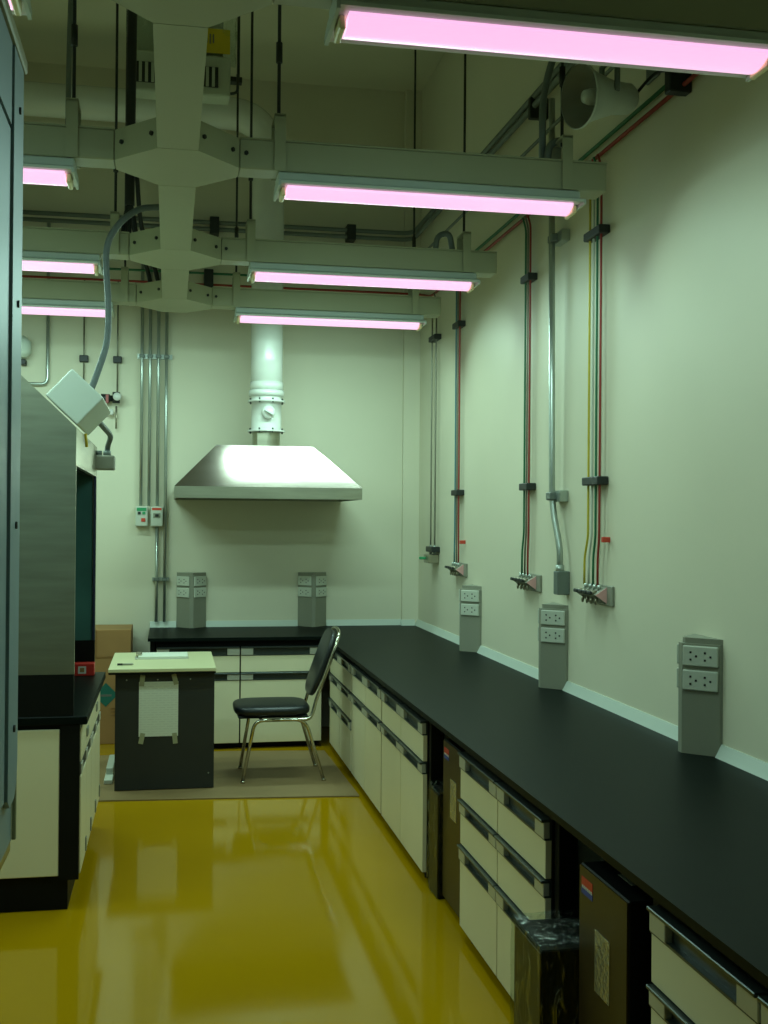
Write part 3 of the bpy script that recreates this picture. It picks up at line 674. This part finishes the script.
t = thing('red_carton', (-.437, 6.04, .80), 'small bright red box with white print on the fume hood worktop', 'box')
MB().box(-.50, -.375, 6.0, 6.085, .801, .862, .002).build('carton_body', M_redbox, t)
MB().box(-.455, -.415, 5.9985, 6.0, .812, .850).build('printed_square', M_swht, t); MB().box(-.446, -.424, 5.9975, 5.9986, .820, .842).build('print_mark', M_carton, t)
MB().box(-.485, -.472, 5.9985, 6.0, .812, .850).build('printed_bar', M_swht, t)

# ------------------------------------------------------------------ near fume hood at the left edge
t = thing('steel_fume_cabinet', (-.8, 1.9, 0), 'blue grey steel fume cabinet cut off by the left edge of the picture', 'fume hood')
NX, NY = -.328, 2.635
MB().box(-1.25, NX-.012, 1.0, NY-.012, .90, 2.61).build('cabinet_body', M_blue, t)
pp = MB().prism([(NY-.16, 1.0+.02), (NY-.13, 1.0), (NY-.06, 1.005), (NY-.025, 1.03), (NY-.012, 1.08), (NY-.012, 2.61), (NY-.16, 2.61)], 'x', NX-.011, NX)
pp.build('front_post', M_blue, t)
MB().box(NX-.012, NX-.002, NY-.0115, NY, .90, 2.61, .002).build('edge_strip', M_beige, t)
MB().box(NX-.30, NX-.014, 1.0, NY-.003, .872, .899, .004).build('bottom_sill', M_steel, t)
MB().box(NX-.011, NX-.004, 1.0, NY-.17, 2.44, 2.61).build('top_rail', M_blue, t)
MB().box(NX-.011, NX-.006, 1.0, NY-.17, 1.02, 2.43).build('sash_panel', M_blue, t)
MB().box(-1.27, NX+.006, 1.0, NY+.008, 2.611, 2.64, .004).build('top_trim', M_beige, t)
for z in (1.16, 1.6, 2.08, 2.5): MB().tube([(NX, NY-.08, z), (NX+.004, NY-.08, z)], .008, 8).build('bolt', M_rod, t)
MB().box(-1.2, -.50, 1.05, 2.55, 0, .871).build('stand', M_black, t)

# ------------------------------------------------------------------ desk and what stands round it
DT = .73
t = thing('desk', (-.03, 7.2, 0), 'dark panelled desk with a cream top on the cardboard mat', 'desk')
MB().box(-.345, .28, 6.78, 7.60, DT-.022, DT, .003).build('desk_top', M_desktop, t)
MB().box(-.343, .278, 6.782, 7.598, DT-.034, DT-.022).build('top_edge', M_black, t)
MB().box(-.305, .272, 6.815, 6.835, .012, DT-.034, .002).build('end_panel', M_deskp, t)
MB().box(-.305, .272, 7.545, 7.565, .012, DT-.034, .002).build('end_panel', M_deskp, t)
MB().box(-.304, -.284, 6.836, 7.544, .2, DT-.034).build('modesty_panel', M_deskp, t)
for x in (-.24, -.06, .13, .24): MB().tube([(x, 6.814, .66 if x != .24 else .1), (x, 6.8145, .66 if x != .24 else .1), (x, 6.812, .66 if x != .24 else .1)], .005, 6).build('screw_cap', M_ped, t)
t = thing('notice_sheet', (-.055, 6.81, .32), 'white printed sheet taped to the dark end panel of the desk', 'notice')
MB().box(-.168, .060, 6.8125, 6.8145, .325, .648).build('sheet', M_print, t)
for x, z, a in ((-.150, .655, .1), (.040, .66, -.25), (-.150, .315, .2), (.042, .312, -.1)):
    MB().box(-.014, .014, -.0012, 0, -.032, .032, 0, 1, Matrix.Translation((x, 6.8122, z)) @ Matrix.Rotation(a, 4, 'Y')).build('tape_strip', M_beige, t)
t = thing('clipboard', (-.05, 7.35, DT), 'clipboard with white papers lying on the cream desk top', 'clipboard')
MB().box(-.205, .125, 7.22, 7.47, DT, DT+.004, .001).build('board', M_silver, t); MB().box(-.185, .12, 7.23, 7.46, DT+.0042, DT+.016, .001).build('papers', M_paper, t)
MB().box(-.20, -.165, 7.28, 7.40, DT+.012, DT+.028, .004).build('clip', M_chrome, t)
t = thing('desk_pen', (-.23, 6.95, DT), 'small grey pen lying on the front left of the desk top', 'pen')
MB().tube([(-.27, 6.95, DT+.006), (-.215, 6.955, DT+.006), (-.205, 6.956, DT+.006)], [.006, .006, .002], 8).build('pen_barrel', M_ped, t); MB().tube([(-.30, 6.948, DT+.006), (-.27, 6.95, DT+.006)], .0065, 8).build('pen_cap', M_rod, t)
MB().prism([(-.44, 6.62), (.3, 6.57), (1.10, 6.50), (1.07, 7.80), (.4, 7.88), (-.46, 7.86)], 'z', .0005, .008).build('cardboard_mat', M_mat, None, label='flat brown cardboard sheet on the floor under desk and chair', category='mat')
t = thing('brown_carton', (-.5, 8.45, 0), 'tall brown cardboard carton with green diamond label beside the fume hood', 'carton')
MB().box(-.80, -.262, 8.28, 8.68, 0, .815, .004).build('carton_body', M_carton, t)
MB().box(-.80, -.262, 8.277, 8.28, .615, .625).build('flap_seam', M_cartdk, t); MB().box(-.56, -.50, 8.2765, 8.2785, .625, .812).build('packing_tape', M_cartdk, t)
g = MB().prism([(-.52, .352), (-.435, .267), (-.35, .352), (-.435, .437)], 'y', 8.2775, 8.2795).build('diamond_label', M_diam, t, label='green diamond hazard label')
MB().box(-.475, -.395, 8.2765, 8.2774, .34, .355).build('label_mark', M_ink, g)
for z in (.20, .225, .25): MB().box(-.40, -.29, 8.2775, 8.2795, z, z+.01).build('printed_line', M_cartdk, t)
t = thing('paper_packet', (-.35, 7.2, 0), 'small white packets stacked on the mat left of the desk', 'packet')
MB().box(-.375, -.325, 7.0, 7.45, .009, .035, .003).build('packet', M_paper, t); MB().box(-.37, -.328, 7.15, 7.55, .036, .075, .003).build('packet', M_plate, t)

# ------------------------------------------------------------------ chair facing the desk
t = thing('office_chair', (.68, 7.1, .009), 'black vinyl chair with chrome tube legs facing the desk', 'chair')
def pad(cx, cy, cz, sx, sy, sz, M=None, e=.35):
    bm = bmesh.new(); bmesh.ops.create_uvsphere(bm, u_segments=32, v_segments=16, radius=1)
    sg = lambda a, p: math.copysign(abs(a)**p, a)
    for v in bm.verts: v.co = (sg(v.co.x, e+.1)*sx, sg(v.co.y, e+.1)*sy, sg(v.co.z, .55)*sz)
    bmesh.ops.transform(bm, matrix=Matrix.Translation((cx, cy, cz)) if M is None else M, verts=bm.verts)
    return MB().bm(bm, True)
pad(.635, 7.11, .437, .235, .215, .036).build('seat', M_vinyl, t)
MB().box(.42, .85, 6.92, 7.30, .396, .41, .006).build('seat_board', M_black, t)
tl = math.radians(20)
Mb = Matrix.Translation((.945, 7.11, .715)) @ Matrix.Rotation(tl, 4, 'Y')
pad(0, 0, 0, .024, .195, .215, Mb, .4).build('backrest', M_vinyl, t)
for s, yy in ((-1, 6.905), (1, 7.315)):
    MB().tube(fillet([(.455+.005*s, yy, .020), (.52, yy, .385), (.63, yy, .387)], .07), .011, 10).build('leg', M_chrome, t)
    MB().tube(fillet([(.63, yy, .387), (.83, yy, .387), (.942, yy, .020)], .07), .011, 10).build('leg', M_chrome, t)
    for x in (.455+.005*s, .945): MB().tube([(x, yy, .0085), (x, yy, .022)], .014, 10).build('foot_cap', M_chrome, t)
for x in (.56, .80): MB().tube([(x, 6.905, .387), (x, 7.315, .387)], .010, 8).build('cross_bar', M_chrome, t)
loop = []
Q = lambda a, z: Mb @ Vector((.026, a, z))
loop = [(.78, 6.905, .387), (.86, 6.905, .40), Q(-.195, -.20), Q(-.20, 0), Q(-.19, .15), Q(-.11, .222), Q(.11, .222), Q(.19, .15), Q(.20, 0), Q(.195, -.20), (.86, 7.315, .40), (.78, 7.315, .387)]
MB().tube(spline(loop, 8), .011, 10).build('back_frame', M_chrome, t)
